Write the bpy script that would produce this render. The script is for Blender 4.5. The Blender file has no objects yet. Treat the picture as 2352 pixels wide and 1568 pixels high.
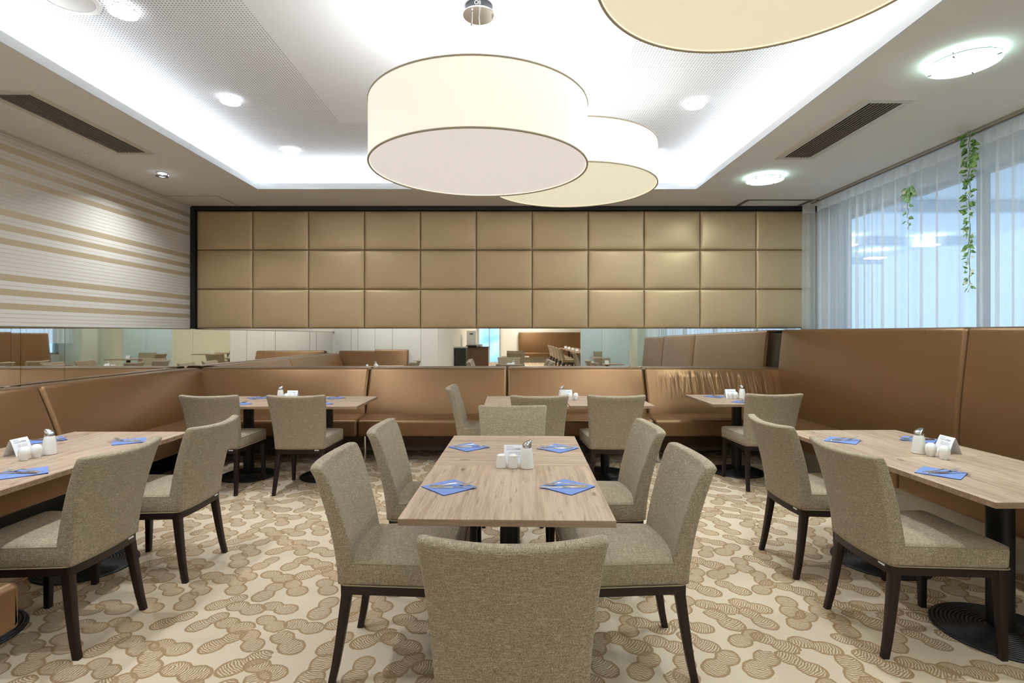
import bpy, bmesh, math, random
from mathutils import Vector, Matrix
S = bpy.context.scene
C = S.collection
PI = math.pi
# ---------------------------------------------------------------- camera
H = 1.43
cam = bpy.data.cameras.new('camera'); co = bpy.data.objects.new('camera', cam); C.objects.link(co)
cam.sensor_width = 36; cam.lens = 1230/2352*36
cam.shift_x = (1176-1168)/2352; cam.shift_y = -(784-765)/2352
cam.clip_start = .02; cam.clip_end = 200
co.location = (0, 0, H); co.rotation_euler = (PI/2, 0, 0)
S.camera = co
# ---------------------------------------------------------------- world, exposure
w = bpy.data.worlds.new('world'); S.world = w; w.use_nodes = True
bg = w.node_tree.nodes['Background']; bg.inputs[0].default_value = (.50, .72, 1.0, 1); bg.inputs[1].default_value = 1.6
S.view_settings.view_transform = 'Standard'; S.view_settings.look = 'None'
S.view_settings.exposure = 0.16; S.view_settings.gamma = 1.0; S.view_settings.use_curve_mapping = False
S.cycles.max_bounces = 10; S.cycles.diffuse_bounces = 5; S.cycles.glossy_bounces = 6
S.cycles.transparent_max_bounces = 16; S.cycles.sample_clamp_indirect = 4.0
S.cycles.use_denoising = True; S.cycles.caustics_reflective = False; S.cycles.caustics_refractive = False

def area(name, loc, rot, sx, sy, power, col=(1, 1, 1), spread=PI):
    l = bpy.data.lights.new(name, 'AREA'); l.shape = 'RECTANGLE'; l.size = sx; l.size_y = sy; l.energy = power; l.color = col; l.spread = spread
    o = bpy.data.objects.new(name, l); C.objects.link(o); o.location = loc; o.rotation_euler = rot
    return o
ZC, ZU = 3.0, 3.26            # lower and upper ceiling
CX0, CX1, CY0, CY1 = -2.732, 2.045, -.7, 5.832   # opening of the lit ceiling recess
COOL = (.86, .93, 1.0)
P_COVE = 13.5                  # W per metre of light strip
# cove light strips lie on the ledge behind the lip, facing up
for (nm, loc, rz, L) in (('cove_light', (CX0-.13, (CY0+CY1)/2, ZC+.075), PI/2, CY1-CY0+.2), ('cove_light', (CX1+.13, (CY0+CY1)/2, ZC+.075), PI/2, CY1-CY0+.2),
                         ('cove_light', ((CX0+CX1)/2, CY1+.13, ZC+.075), 0, CX1-CX0+.2), ('cove_light', ((CX0+CX1)/2, CY0-.13, ZC+.075), 0, CX1-CX0+.2)):
    area(nm, loc, (PI, 0, rz), L, .05, P_COVE*L, COOL)

# ---------------------------------------------------------------- helpers
def lin(r, g, b, a=1):
    f = lambda c: ((c/255+.055)/1.055)**2.4 if c/255 > .04045 else c/255/12.92
    return (f(r), f(g), f(b), a)
def mat(name, col=(200, 200, 200), rough=.5, metal=0, spec=.5, **kw):
    m = bpy.data.materials.new(name); m.use_nodes = True
    b = m.node_tree.nodes['Principled BSDF']
    b.inputs['Base Color'].default_value = lin(*col); b.inputs['Roughness'].default_value = rough
    b.inputs['Metallic'].default_value = metal; b.inputs['Specular IOR Level'].default_value = spec
    for k, v in kw.items(): b.inputs[k.replace('_', ' ')].default_value = v
    return m
class N:
    """tiny node-building helper"""
    def __init__(s, m): s.m = m; s.t = m.node_tree; s.b = s.t.nodes.get('Principled BSDF'); s.out = s.t.nodes['Material Output']
    def n(s, typ, **kw):
        x = s.t.nodes.new('ShaderNode'+typ)
        for k, v in kw.items(): setattr(x, k, v)
        return x
    def l(s, a, b): s.t.links.new(a, b)
    def put(s, sock, v):
        if hasattr(v, 'is_output') or isinstance(v, bpy.types.NodeSocket): s.l(v, sock)
        else: sock.default_value = v
    def math(s, op, a, b=0.0, c=None, clamp=False):
        x = s.n('Math', operation=op, use_clamp=clamp); s.put(x.inputs[0], a); s.put(x.inputs[1], b)
        if c is not None: s.put(x.inputs[2], c)
        return x.outputs[0]
    def vmath(s, op, a, b=(0, 0, 0), out=0):
        x = s.n('VectorMath', operation=op); s.put(x.inputs[0], a); s.put(x.inputs[1], b); return x.outputs[out]
    def noise(s, vec, scale, detail=2, rough=.5, dist=0):
        x = s.n('TexNoise'); s.l(vec, x.inputs['Vector']); x.inputs['Scale'].default_value = scale
        x.inputs['Detail'].default_value = detail; x.inputs['Roughness'].default_value = rough; x.inputs['Distortion'].default_value = dist
        return x.outputs['Fac']
    def mapping(s, vec, scale=(1, 1, 1), rot=(0, 0, 0), loc=(0, 0, 0)):
        x = s.n('Mapping'); s.l(vec, x.inputs[0]); x.inputs['Scale'].default_value = scale
        x.inputs['Rotation'].default_value = rot; x.inputs['Location'].default_value = loc; return x.outputs[0]
    def obj(s): return s.n('TexCoord').outputs['Object']
    def smooth(s, v, a, b, lo=0.0, hi=1.0):
        x = s.n('MapRange', interpolation_type='SMOOTHSTEP'); s.put(x.inputs[0], v); s.put(x.inputs[1], a); s.put(x.inputs[2], b); s.put(x.inputs[3], lo); s.put(x.inputs[4], hi)
        return x.outputs[0]
    def mix(s, f, a, b):
        x = s.n('Mix', data_type='RGBA'); s.put(x.inputs[0], f); s.put(x.inputs[6], a); s.put(x.inputs[7], b); return x.outputs[2]
    def bump(s, h, strength=.2, dist=.01):
        x = s.n('Bump'); x.inputs['Strength'].default_value = strength; x.inputs['Distance'].default_value = dist
        s.l(h, x.inputs['Height']); s.l(x.outputs[0], s.b.inputs['Normal'])
    def xyz(s, vec):
        x = s.n('SeparateXYZ'); s.l(vec, x.inputs[0]); return x.outputs
def obj(name, bm, m, parent=None, smooth=True, ang=40):
    me = bpy.data.meshes.new(name); bm.normal_update(); bm.to_mesh(me); bm.free()
    for x in (m if isinstance(m, (list, tuple)) else [m]): me.materials.append(x)
    if smooth:
        me.shade_smooth()
        try: me.set_sharp_from_angle(angle=math.radians(ang))
        except Exception: pass
    o = bpy.data.objects.new(name, me); C.objects.link(o)
    if parent: o.parent = parent
    return o
def thing(name, label, cat, loc=(0, 0, 0), rz=0, group=None):
    o = bpy.data.objects.new(name, None); C.objects.link(o); o.location = loc; o.rotation_euler = (0, 0, rz)
    o.empty_display_size = .1
    return tag(o, label, cat, group)
def tag(o, label, cat, group=None):
    o['label'] = label; o['category'] = cat
    if group: o['group'] = group
    return o
def struct(name, bm, m, smooth=False):
    o = obj(name, bm, m, None, smooth); o['kind'] = 'structure'; return o
def dup(root, loc, rz, label, group=None):
    r = root.copy(); C.objects.link(r); r.location = loc; r.rotation_euler = (0, 0, rz); r['label'] = label
    if group: r['group'] = group
    def rec(a, b):
        for ch in list(a.children):
            c = ch.copy(); C.objects.link(c); c.parent = b; rec(ch, c)
    rec(root, r)
    return r
def BM(): return bmesh.new()
def box(bm, x0, x1, y0, y1, z0, z1, bev=0, seg=2, mi=0):
    r = bmesh.ops.create_cube(bm, size=1)
    for v in r['verts']: v.co = Vector((x0+(v.co.x+.5)*(x1-x0), y0+(v.co.y+.5)*(y1-y0), z0+(v.co.z+.5)*(z1-z0)))
    fs = {f for v in r['verts'] for f in v.link_faces}
    for f in fs: f.material_index = mi
    if bev:
        es = list({e for v in r['verts'] for e in v.link_edges})
        bmesh.ops.bevel(bm, geom=es, offset=bev, segments=seg, profile=.5, affect='EDGES')
    return bm
def loft(bm, rings, cap=True, close=True):
    vs = [[bm.verts.new(p) for p in r] for r in rings]
    n = len(vs[0])
    for a, b in zip(vs, vs[1:]):
        for i in range(n if close else n-1):
            j = (i+1) % n
            bm.faces.new((a[i], a[j], b[j], b[i]))
    if cap:
        bm.faces.new(list(reversed(vs[0]))); bm.faces.new(vs[-1])
    return vs
def lathe(bm, prof, seg=32, cap=True, cx=0, cy=0):
    rings = [[(cx+r*math.cos(2*PI*i/seg), cy+r*math.sin(2*PI*i/seg), z) for i in range(seg)] for r, z in prof]
    return loft(bm, rings, cap)
def tube(bm, pts, r, seg=8, cap=True):
    pts = [Vector(p) for p in pts]; rings = []
    up = Vector((0, 0, 1))
    for i, p in enumerate(pts):
        d = (pts[min(i+1, len(pts)-1)]-pts[max(i-1, 0)]).normalized()
        a = d.cross(up if abs(d.z) < .95 else Vector((1, 0, 0))).normalized(); b = d.cross(a)
        rr = r[i] if isinstance(r, (list, tuple)) else r
        rings.append([p+a*rr*math.cos(2*PI*k/seg)+b*rr*math.sin(2*PI*k/seg) for k in range(seg)])
    loft(bm, rings, cap); bmesh.ops.recalc_face_normals(bm, faces=bm.faces[:])
def rrect(hx, hy, r, seg=4, cx=0, cy=0):
    out = []
    for (sx, sy, a0) in ((1, 1, 0), (-1, 1, PI/2), (-1, -1, PI), (1, -1, 1.5*PI)):
        for k in range(seg+1):
            a = a0+PI/2*k/seg; out.append((cx+sx*(hx-r)+r*math.cos(a), cy+sy*(hy-r)+r*math.sin(a)))
    return out
def round_poly(pts, rs, seg=4):
    out = []; n = len(pts)
    for i, p in enumerate(pts):
        p = Vector(p); a = Vector(pts[i-1])-p; b = Vector(pts[(i+1) % n])-p; r = rs[i]
        if r == 0: out.append(tuple(p)); continue
        A = p+a.normalized()*r; B = p+b.normalized()*r
        for k in range(seg+1):
            t = k/seg; q = A*(1-t)**2+p*2*t*(1-t)+B*t*t; out.append(tuple(q))
    return out

# ---------------------------------------------------------------- materials
def m_leather(name, col, rough=.38, metal=.25, bump=.08, sc=260):
    m = mat(name, col, rough, metal, .5); k = N(m); v = k.obj()
    k.bump(k.math('ADD', k.noise(v, sc, 3), k.math('MULTIPLY', k.noise(v, 5, 2), 3)), bump, .004)
    return m
LEA = m_leather('bronze_leather', (124, 92, 60), .36, .60)
LEAW = m_leather('tan_leather_panel', (186, 160, 122), .42, .32, .05, 180)
LEAD = m_leather('seat_shade_leather', (84, 60, 40), .5, .2)  # for base panels, darkened to hold the shade under the seats
def wrinkled():
    m = m_leather('bronze_leather_creased', (124, 92, 60), .36, .60); k = N(m); v = k.obj()
    wv = k.noise(k.mapping(v, (16, 1, 2.2)), 1, 2, .5, .6)
    msk = k.math('MULTIPLY', k.smooth(k.xyz(v)[2], .62, .80), k.smooth(k.xyz(v)[2], .99, .9))
    x = k.xyz(v)[0]; msk = k.math('MULTIPLY', msk, k.math('MULTIPLY', k.smooth(x, -.9, -.5), k.smooth(x, .85, .3)))
    k.bump(k.math('MULTIPLY', wv, msk), .5, .05)
    return m
LEAC = wrinkled()
def m_fabric():
    m = mat('woven_fabric', (130, 115, 88), .92, 0, .15); k = N(m); v = k.obj()
    k.b.inputs['Sheen Weight'].default_value = .1
    def thr(sx, sy, sz, off, lo, hi, lo2=.53, hi2=.68):
        lo, hi = lo2, hi2
        return k.smooth(k.noise(k.mapping(v, (sx, sy, sz), loc=off), 1, 2, .55), lo, hi)
    a = thr(900, 900, 42, (0, 0, 0), .50, .78); b = thr(38, 38, 950, (9, 3, 1), .50, .78)
    c = thr(900, 38, 38, (4, 7, 2), .5, .78)
    geo = k.n('NewGeometry'); nz = k.math('ABSOLUTE', k.xyz(geo.outputs['Normal'])[2])
    up = k.smooth(nz, .5, .8)
    ab = k.math('MAXIMUM', a, b); cc = k.math('MAXIMUM', thr(38, 900, 38, (2, 2, 5), .5, .78), c)
    t = k.math('ADD', k.math('MULTIPLY', ab, k.math('SUBTRACT', 1, up)), k.math('MULTIPLY', cc, up))
    big = k.noise(k.mapping(v, (330, 330, 200)), 1, 3, .6)
    t2 = k.math('ADD', k.math('MULTIPLY', t, .48), k.math('MULTIPLY', k.math('SUBTRACT', big, .32), 1.1), clamp=True)
    col = k.mix(t2, lin(108, 94, 74), lin(222, 206, 178)); k.l(col, k.b.inputs['Base Color'])
    k.bump(t2, .25, .002)
    return m
FAB = m_fabric()
PIP = mat('fabric_piping', (150, 136, 108), .9)
def m_darkwood():
    m = mat('dark_stained_wood', (34, 20, 17), .42, 0, .35); k = N(m); v = k.obj()
    n_ = k.noise(k.mapping(v, (60, 60, 6)), 1, 3); k.l(k.mix(n_, lin(20, 11, 9), lin(36, 21, 17)), k.b.inputs['Base Color'])
    w_ = k.smooth(k.noise(v, 70, 4, .7),   .72, .76); k.l(k.mix(w_, lin(32, 19, 16), lin(110, 92, 84)), k.b.inputs['Base Color'])
    return m
DW = m_darkwood()
def m_oak(name, rot=0, edge=False, base=((146, 120, 97), (194, 170, 147)), off=0):
    m = mat(name, (200, 176, 152), .42, 0, .4); k = N(m)
    v = k.mapping(k.obj(), (1, 1, 1), (0, 0, rot), (off, off*1.7, 0))
    g1 = k.noise(k.mapping(v, (38, 1.7, 30)), 1, 5, .62, .25)
    g2 = k.noise(k.mapping(v, (210, 6, 160), loc=(3, 1, 0)), 1, 3, .6)
    broad = k.noise(k.mapping(v, (7, .9, 5), loc=(5, 2, 1)), 1, 2)
    t = k.math('ADD', k.math('MULTIPLY', g1, .75), k.math('MULTIPLY', g2, .35)); t = k.smooth(k.math('ADD', t, k.math('MULTIPLY', broad, .25)), .42, .86)
    col = k.mix(t, lin(*base[0]), lin(*base[1]))
    vo = k.n('TexVoronoi'); k.l(k.mapping(v, (9, 3.6, 7), loc=(1.3+off, 4.2, 0)), vo.inputs['Vector']); vo.inputs['Scale'].default_value = 1
    nz = k.noise(k.mapping(v, (70, 16, 60)), 1, 3)
    kd = k.math('ADD', vo.outputs['Distance'], k.math('MULTIPLY', k.math('SUBTRACT', nz, .5), .16))
    kn = k.smooth(kd, .15, .05)
    st = k.smooth(k.noise(k.mapping(v, (44, 4.5, 40), loc=(7, 7, 7)), 1, 3, .6), .56, .72)
    kk = k.math('MAXIMUM', k.math('MULTIPLY', kn, .8), k.math('MULTIPLY', st, .55))
    col = k.mix(kk, col, lin(92, 73, 57)); k.l(col, k.b.inputs['Base Color'])
    k.bump(g2, .06, .001)
    return m
OAKY = m_oak('light_oak_laminate', 0)
OAKX = m_oak('light_oak_laminate_cross_grain', PI/2, off=2.1)
OAKE = m_oak('oak_edge_band', PI/2, base=((126, 100, 80), (166, 138, 114)), off=.4)
WALN = m_oak('walnut_laminate', 0, base=((92, 68, 52), (120, 94, 74)), off=3)
BLK = mat('black_powder_coated_metal', (14, 14, 14), .45, 0, .4)
CHR = mat('chrome', (225, 225, 228), .12, 1)
STL = mat('brushed_steel', (238, 238, 238), .2, 1)
CER = mat('white_porcelain', (238, 238, 234), .12, 0, .6)
SUG = mat('white_sugar_in_glass', (236, 236, 230), .25, 0, .6)
PAPER = mat('white_card', (242, 244, 250), .7)
INK = mat('grey_print', (120, 122, 128), .8)
INKL = mat('pale_grey_print', (165, 168, 172), .8)
BLUE = mat('blue_paper_napkin', (112, 136, 192), .85)
NAVY = mat('blue_paper_napkin_lower_fold', (66, 92, 168), .85)
WPAINT = mat('white_paint', (240, 240, 240), .75, 0, .2)
BLACKP = mat('black_trim_and_void', (10, 9, 9), .35)
def m_ceil():
    m = mat('ceiling_paint', (243, 240, 235), .85, 0, .2); return m
CEIL = m_ceil()
def m_perf():
    m = mat('perforated_ceiling_board', (236, 238, 242), .85, 0, .1); k = N(m); g = k.n('NewGeometry'); x, y, z = k.xyz(g.outputs['Position'])[:3]
    p = .0195
    fx = k.math('SUBTRACT', k.math('FRACT', k.math('DIVIDE', k.math('ADD', x, 50), p)), .5); fy = k.math('SUBTRACT', k.math('FRACT', k.math('DIVIDE', k.math('ADD', y, 50), p)), .5)
    d = k.math('SQRT', k.math('ADD', k.math('MULTIPLY', fx, fx), k.math('MULTIPLY', fy, fy)))
    hole = k.smooth(d, .24, .17)
    gt = lambda a, b: k.math('GREATER_THAN', a, b)
    outer = k.math('MULTIPLY', k.math('MULTIPLY', gt(x, -2.62), gt(1.92, x)), gt(5.72, y))
    inner = k.math('MULTIPLY', k.math('MULTIPLY', gt(x, -1.47), gt(.79, x)), gt(4.67, y))
    msk = k.math('MULTIPLY', outer, k.math('SUBTRACT', 1, inner))
    k.l(k.mix(k.math('MULTIPLY', hole, msk), lin(238, 240, 244), lin(112, 112, 114)), k.b.inputs['Base Color'])
    return m
PERF = m_perf()
def m_wallpaper():
    m = mat('striped_wallpaper', (215, 205, 190), .5, 0, .4); k = N(m); g = k.n('NewGeometry'); z = k.xyz(g.outputs['Position'])[2]
    zt = 3.1408-220*.0010733; P = 471*.0010733
    t = k.math('FRACT', k.math('ADD', k.math('DIVIDE', k.math('SUBTRACT', zt, z), P), 4))
    r = k.n('ValToRGB'); cr = r.color_ramp; cr.interpolation = 'CONSTANT'
    T, L, D = (0, 0, 0, 1), (1, 1, 1, 1), (.35, .35, .35, 1)
    st = [(0, T), (.105, L), (.165, D), (.176, L), (.228, T), (.33, L), (.383, D), (.394, L), (.448, T), (.545, L)]
    for q in range(6): st += [(.605+q*.066, D), (.616+q*.066, L)]
    cr.elements[0].position = 0; cr.elements[0].color = T; cr.elements[1].position = st[1][0]; cr.elements[1].color = st[1][1]
    for p_, c_ in st[2:]:
        e = cr.elements.new(p_); e.color = c_
    k.l(t, r.inputs[0]); f = r.outputs[0]
    k.l(k.mix(f, lin(196, 178, 148), lin(216, 209, 197)), k.b.inputs['Base Color'])
    k.l(k.smooth(f, 0, 1, .38, .60), k.b.inputs['Roughness']); k.l(k.smooth(f, 0, 1, .3, 0), k.b.inputs['Metallic'])
    return m
WPAP = m_wallpaper()
def m_carpet():
    m = mat('patterned_carpet', (224, 206, 178), .95, 0, .1); k = N(m); g = k.n('NewGeometry')
    pos = g.outputs['Position']
    wob = k.n('TexNoise'); k.l(pos, wob.inputs['Vector']); wob.inputs['Scale'].default_value = 30; wob.inputs['Detail'].default_value = 2
    wv = k.vmath('MULTIPLY', k.vmath('SUBTRACT', wob.outputs['Color'], (.5, .5, .5)), (.012, .012, 0))
    P = k.vmath('ADD', pos, wv); SC = 5.75
    P = k.vmath('MULTIPLY', P, (1, 1, 0))
    shapes = []
    for feat in ('F1', 'F2'):
        for (off, sc) in (((0, 0, 0), SC),):
            vo = k.n('TexVoronoi', voronoi_dimensions='2D', feature=feat)
            k.l(P, vo.inputs['Vector']); vo.inputs['Scale'].default_value = sc; vo.inputs['Randomness'].default_value = .48
            c = vo.outputs['Color']; q = k.vmath('SUBTRACT', P, vo.outputs['Position'])
            rx, ry, rz = k.xyz(c)[:3]
            # chains lean either along the diagonal or across it
            ang = k.math('ADD', k.math('MULTIPLY', k.math('GREATER_THAN', rx, .62), 1.35), k.math('ADD', k.math('MULTIPLY', ry, 1.0), .15))
            rot = k.n('VectorRotate', rotation_type='Z_AXIS'); k.l(q, rot.inputs['Vector']); k.l(ang, rot.inputs['Angle'])
            x, y, _ = k.xyz(rot.outputs[0])[:3]
            size = k.math('ADD', k.math('MULTIPLY', rz, .22), .90)
            x = k.math('DIVIDE', x, size); y = k.math('DIVIDE', y, size)
            def ell(cx, cy, ax, ay):
                a = k.math('DIVIDE', k.math('SUBTRACT', x, cx), ax); b = k.math('DIVIDE', k.math('SUBTRACT', y, cy), ay)
                return k.math('SUBTRACT', k.math('SQRT', k.math('ADD', k.math('MULTIPLY', a, a), k.math('MULTIPLY', b, b))), 1)
            e1 = ell(-.052, .008, .062, .050); e2 = ell(.046, -.006, .068, .056)
            sm = k.n('Math', operation='SMOOTH_MIN'); k.l(e1, sm.inputs[0]); k.l(e2, sm.inputs[1]); sm.inputs[2].default_value = .25
            d = sm.outputs[0]
            body = k.smooth(d, .03, -.03)
            core = k.smooth(d, -.10, -.28)
            ax_ = k.math('SUBTRACT', x, -.30); rr = k.math('SQRT', k.math('ADD', k.math('MULTIPLY', ax_, ax_), k.math('MULTIPLY', k.math('MULTIPLY', y, y), 3.2)))
            arcs = k.math('SINE', k.math('MULTIPLY', k.math('ADD', rr, k.math('MULTIPLY', k.noise(P, 26, 2), .02)), 560))
            arc = k.smooth(arcs, -.15, .45)
            light = k.math('MULTIPLY', k.math('MULTIPLY', arc, core), .95)
            shapes.append(k.math('MULTIPLY', body, k.math('SUBTRACT', 1, light)))
    f = k.math('MAXIMUM', shapes[0], shapes[1])
    patch = k.noise(pos, 1.3, 2)
    base = k.mix(patch, lin(212, 194, 168), lin(223, 206, 180))
    brown = k.mix(k.noise(pos, 3, 2), lin(160, 124, 80), lin(142, 114, 80))
    pile = k.noise(pos, 420, 2)
    col = k.mix(k.math('MULTIPLY', f, .88), base, brown)
    col = k.mix(k.math('MULTIPLY', k.math('SUBTRACT', pile, .3), .25), col, lin(120, 100, 76))
    k.l(col, k.b.inputs['Base Color']); k.bump(pile, .3, .003)
    return m
CARP = m_carpet()
def m_sheer():
    m = bpy.data.materials.new('sheer_white_curtain'); m.use_nodes = True; k = N(m); k.t.nodes.remove(k.b)
    tr = k.n('BsdfTransparent'); di = k.n('BsdfDiffuse'); tl = k.n('BsdfTranslucent')
    di.inputs[0].default_value = tl.inputs[0].default_value = lin(252, 252, 250)
    a = k.n('MixShader'); a.inputs[0].default_value = .5; k.l(di.outputs[0], a.inputs[1]); k.l(tl.outputs[0], a.inputs[2])
    lw = k.n('LayerWeight'); lw.inputs[0].default_value = .35
    z = k.xyz(k.n('NewGeometry').outputs['Position'])[2]
    hem = k.smooth(z, 2.875, 2.88, 0, .32)
    f = k.math('ADD', k.smooth(lw.outputs['Facing'], .25, .95, .50, .85), hem, clamp=True)
    x = k.n('MixShader'); k.l(f, x.inputs[0]); k.l(tr.outputs[0], x.inputs[1]); k.l(a.outputs[0], x.inputs[2])
    k.l(x.outputs[0], k.out.inputs[0]); return m
SHEER = m_sheer()
def m_emit(name, col, st, diff=None):
    m = mat(name, diff or col, .8, 0, .1); b = m.node_tree.nodes['Principled BSDF']
    b.inputs['Emission Color'].default_value = lin(*col); b.inputs['Emission Strength'].default_value = st; return m
def m_mirror(tint=(245, 243, 238)):
    return mat('mirror_glass', tint, .015, 1)
MIR = m_mirror()
def m_pane():
    m = bpy.data.materials.new('window_glass'); m.use_nodes = True; k = N(m); k.t.nodes.remove(k.b)
    tr = k.n('BsdfTransparent'); gl = k.n('BsdfGlossy'); gl.inputs['Roughness'].default_value = .02; tr.inputs[0].default_value = (.92, .97, 1, 1)
    fr = k.n('LayerWeight'); fr.inputs[0].default_value = .5; ff = k.math('ADD', k.math('MULTIPLY', k.math('POWER', fr.outputs['Facing'], 4), .5), .04)
    x = k.n('MixShader'); k.l(ff, x.inputs[0]); k.l(tr.outputs[0], x.inputs[1]); k.l(gl.outputs[0], x.inputs[2]); k.l(x.outputs[0], k.out.inputs[0]); return m
PANE = m_pane()
LEAF = mat('green_leaf', (96, 140, 62), .45, 0, .4); LEAF.node_tree.nodes['Principled BSDF'].inputs['Subsurface Weight'].default_value = 0
k = N(LEAF); k.l(k.mix(k.smooth(k.noise(k.obj(), 60, 2), .4, .6), lin(70, 112, 50), lin(132, 170, 92)), LEAF.node_tree.nodes['Principled BSDF'].inputs['Base Color'])
LEAFP = mat('pale_leaf', (222, 226, 205), .5)
STEM = mat('green_stem', (112, 124, 86), .6)

# ---------------------------------------------------------------- room shell
YB = 6.68; XL = -3.93; XR = 4.0
b = BM(); box(b, -4.3, 12.0, -13.5, 7.0, -.05, 0); struct('floor', b, CARP)
b = BM(); box(b, -4.3, 4.3, YB+.03, YB+.2, 0, 3.4); struct('wall_back', b, mat('wall_back_paint', (210, 200, 185), .8))
b = BM(); box(b, XL-.2, XL-.001, 1.3, YB+.03, 1.485, ZC+.02); box(b, XL-.2, XL-.03, 1.3, YB+.03, 0, 1.486); struct('wall_left', b, WPAP)
PART = mat('white_wall_board', (248, 245, 234), .8)
b = BM(); box(b, -4.3, -1.6, 1.15, 1.3, 0, ZC+.02)
struct('wall_partition', b, PART)
# joints on the white partition boards
for i, x in enumerate((-3.55, -3.40, -2.62, -1.98)):
    b = BM(); box(b, x-.003, x+.003, 1.2995, 1.302, 0, ZC); struct('trim_%d' % (i+10), b, mat('joint', (110, 105, 95), .8))
b = BM(); box(b, -1.75, -1.6, -13.3, 1.15, 0, ZC+.02); struct('wall_side', b, PART)
b = BM(); box(b, -1.75, 4.3, -13.5, -13.3, 0, ZC+.02); struct('wall_far', b, PART)
b = BM(); box(b, 3.42, 4.2, -1.35, -.80, 0, ZC+.02); box(b, 3.95, 4.2, -13.3, -1.35, 0, ZC+.02); struct('wall_right', b, mat('green_grey_wall', (200, 206, 188), .7))
# window wall: sill, header, mullions, panes
b = BM(); box(b, XR, XR+.2, -.8, 7.0, 0, .9); box(b, XR, XR+.2, -.8, 7.0, 2.83, 3.4); box(b, XR, XR+.2, 6.55, 7.0, .9, 2.83); struct('wall_window', b, mat('window_wall_paint', (196, 200, 204), .7))
ys = [-.8, 1.0, 2.8, 4.6, 6.55]
for i, (a, c) in enumerate(zip(ys, ys[1:])):
    t = bpy.data.objects.new('window_%d' % (i+1), None); C.objects.link(t); t['kind'] = 'structure'; t.location = (XR+.08, 0, 0)
    b = BM()
    for (y0, y1, z0, z1) in ((a, a+.035, .9, 2.83), (c-.035, c, .9, 2.83), (a, c, .9, .95), (a, c, 2.79, 2.83)): box(b, -.03, .03, y0, y1, z0, z1)
    obj('window_frame', b, mat('window_frame_grey', (150, 156, 162), .5), t)
    b = BM(); box(b, -.004, .004, a+.03, c-.03, .94, 2.8); obj('pane', b, PANE, t)
# ceilings
b = BM()
lp = .02
box(b, -4.3, CX0-lp, -13.5, 7.0, ZC, ZC+.06); box(b, CX1+lp, 4.3, -13.5, 7.0, ZC, ZC+.06)
box(b, CX0-lp, CX1+lp, CY1+lp, 7.0, ZC, ZC+.06); box(b, CX0-lp, CX1+lp, -13.5, CY0-lp, ZC, ZC+.06)
struct('ceiling', b, CEIL)
b = BM(); e = .30
box(b, CX0-e, CX1+e, CY0-e, CY1+e, ZU, ZU+.06)
for (x0, x1, y0, y1) in ((CX0-e-.05, CX0-e, CY0-e, CY1+e), (CX1+e, CX1+e+.05, CY0-e, CY1+e), (CX0-e, CX1+e, CY1+e, CY1+e+.05), (CX0-e, CX1+e, CY0-e-.05, CY0-e)):
    box(b, x0, x1, y0, y1, ZC+.06, ZU+.06)
struct('ceiling', b, PERF)
# stepped white lip round the recess
LIP = mat('lip_white', (238, 241, 243), .55)
b = BM(); t1 = .0195
for (o_, z0, z1) in ((0, ZC-.001, ZC+.036), (.013, ZC+.036, ZC+.068)):
    X0, X1, Y0, Y1 = CX0-o_, CX1+o_, CY0-o_, CY1+o_
    box(b, X0-t1, X0, Y0-t1, Y1+t1, z0, z1); box(b, X1, X1+t1, Y0-t1, Y1+t1, z0, z1); box(b, X0, X1, Y1, Y1+t1, z0, z1); box(b, X0, X1, Y0-t1, Y0, z0, z1)
struct('trim_1', b, LIP)
# black trim framing the padded wall
b = BM(); box(b, -3.945, -3.872, YB-.07, YB+.03, 1.485, ZC); box(b, -3.872, 3.95, YB-.07, YB+.03, 2.950, ZC); struct('trim_2', b, BLACKP)
# thin trim bead at the left wall top
b = BM(); box(b, XL, XL+.015, 1.3, YB-.07, ZC-.012, ZC); struct('trim_3', b, mat('bead', (205, 196, 180), .6))
b = BM(); box(b, XL, XL+.006, 1.3, YB-.07, 1.478, 1.487); struct('trim_4', b, mat('wallpaper_edge', (120, 108, 92), .6))

# ---------------------------------------------------------------- padded wall panels
def pad_panel(w_, h_, t0=.012, bulge=.022):
    b = BM(); n, mm = 22, 18
    def cs(i, n): # sample denser at edges
        u = i/n; return .5-.5*math.cos(PI*u)
    g = {}
    for i in range(n+1):
        for j in range(mm+1):
            u, v = cs(i, n), cs(j, mm)
            a = min(1, min(u, 1-u)*w_/.022); c = min(1, min(v, 1-v)*h_/.022)
            ed = math.sqrt(max(0, 1-(1-a)**2))*math.sqrt(max(0, 1-(1-c)**2))
            z = t0*ed+bulge*((4*u*(1-u))**.55)*((4*v*(1-v))**.55)
            g[i, j] = b.verts.new((u*w_, -z-.012, v*h_))
    for i in range(n):
        for j in range(mm): b.faces.new((g[i, j], g[i+1, j], g[i+1, j+1], g[i, j+1]))
    ring = [g[i, 0] for i in range(n+1)]+[g[n, j] for j in range(1, mm+1)]+[g[i, mm] for i in range(n-1, -1, -1)]+[g[0, j] for j in range(mm-1, 0, -1)]
    back = [b.verts.new((v.co.x, 0, v.co.z)) for v in ring]
    for i in range(len(ring)):
        j = (i+1) % len(ring); b.faces.new((ring[j], ring[i], back[i], back[j]))
    b.faces.new(back)
    return b
px0, pw, ph, pz = -3.870, .6945, .4855, 1.490
rows = ['bottom', 'middle', 'top']; ordn = ['first', 'second', 'third', 'fourth', 'fifth', 'sixth', 'seventh', 'eighth', 'ninth', 'tenth', 'last']
proto = None
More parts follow.
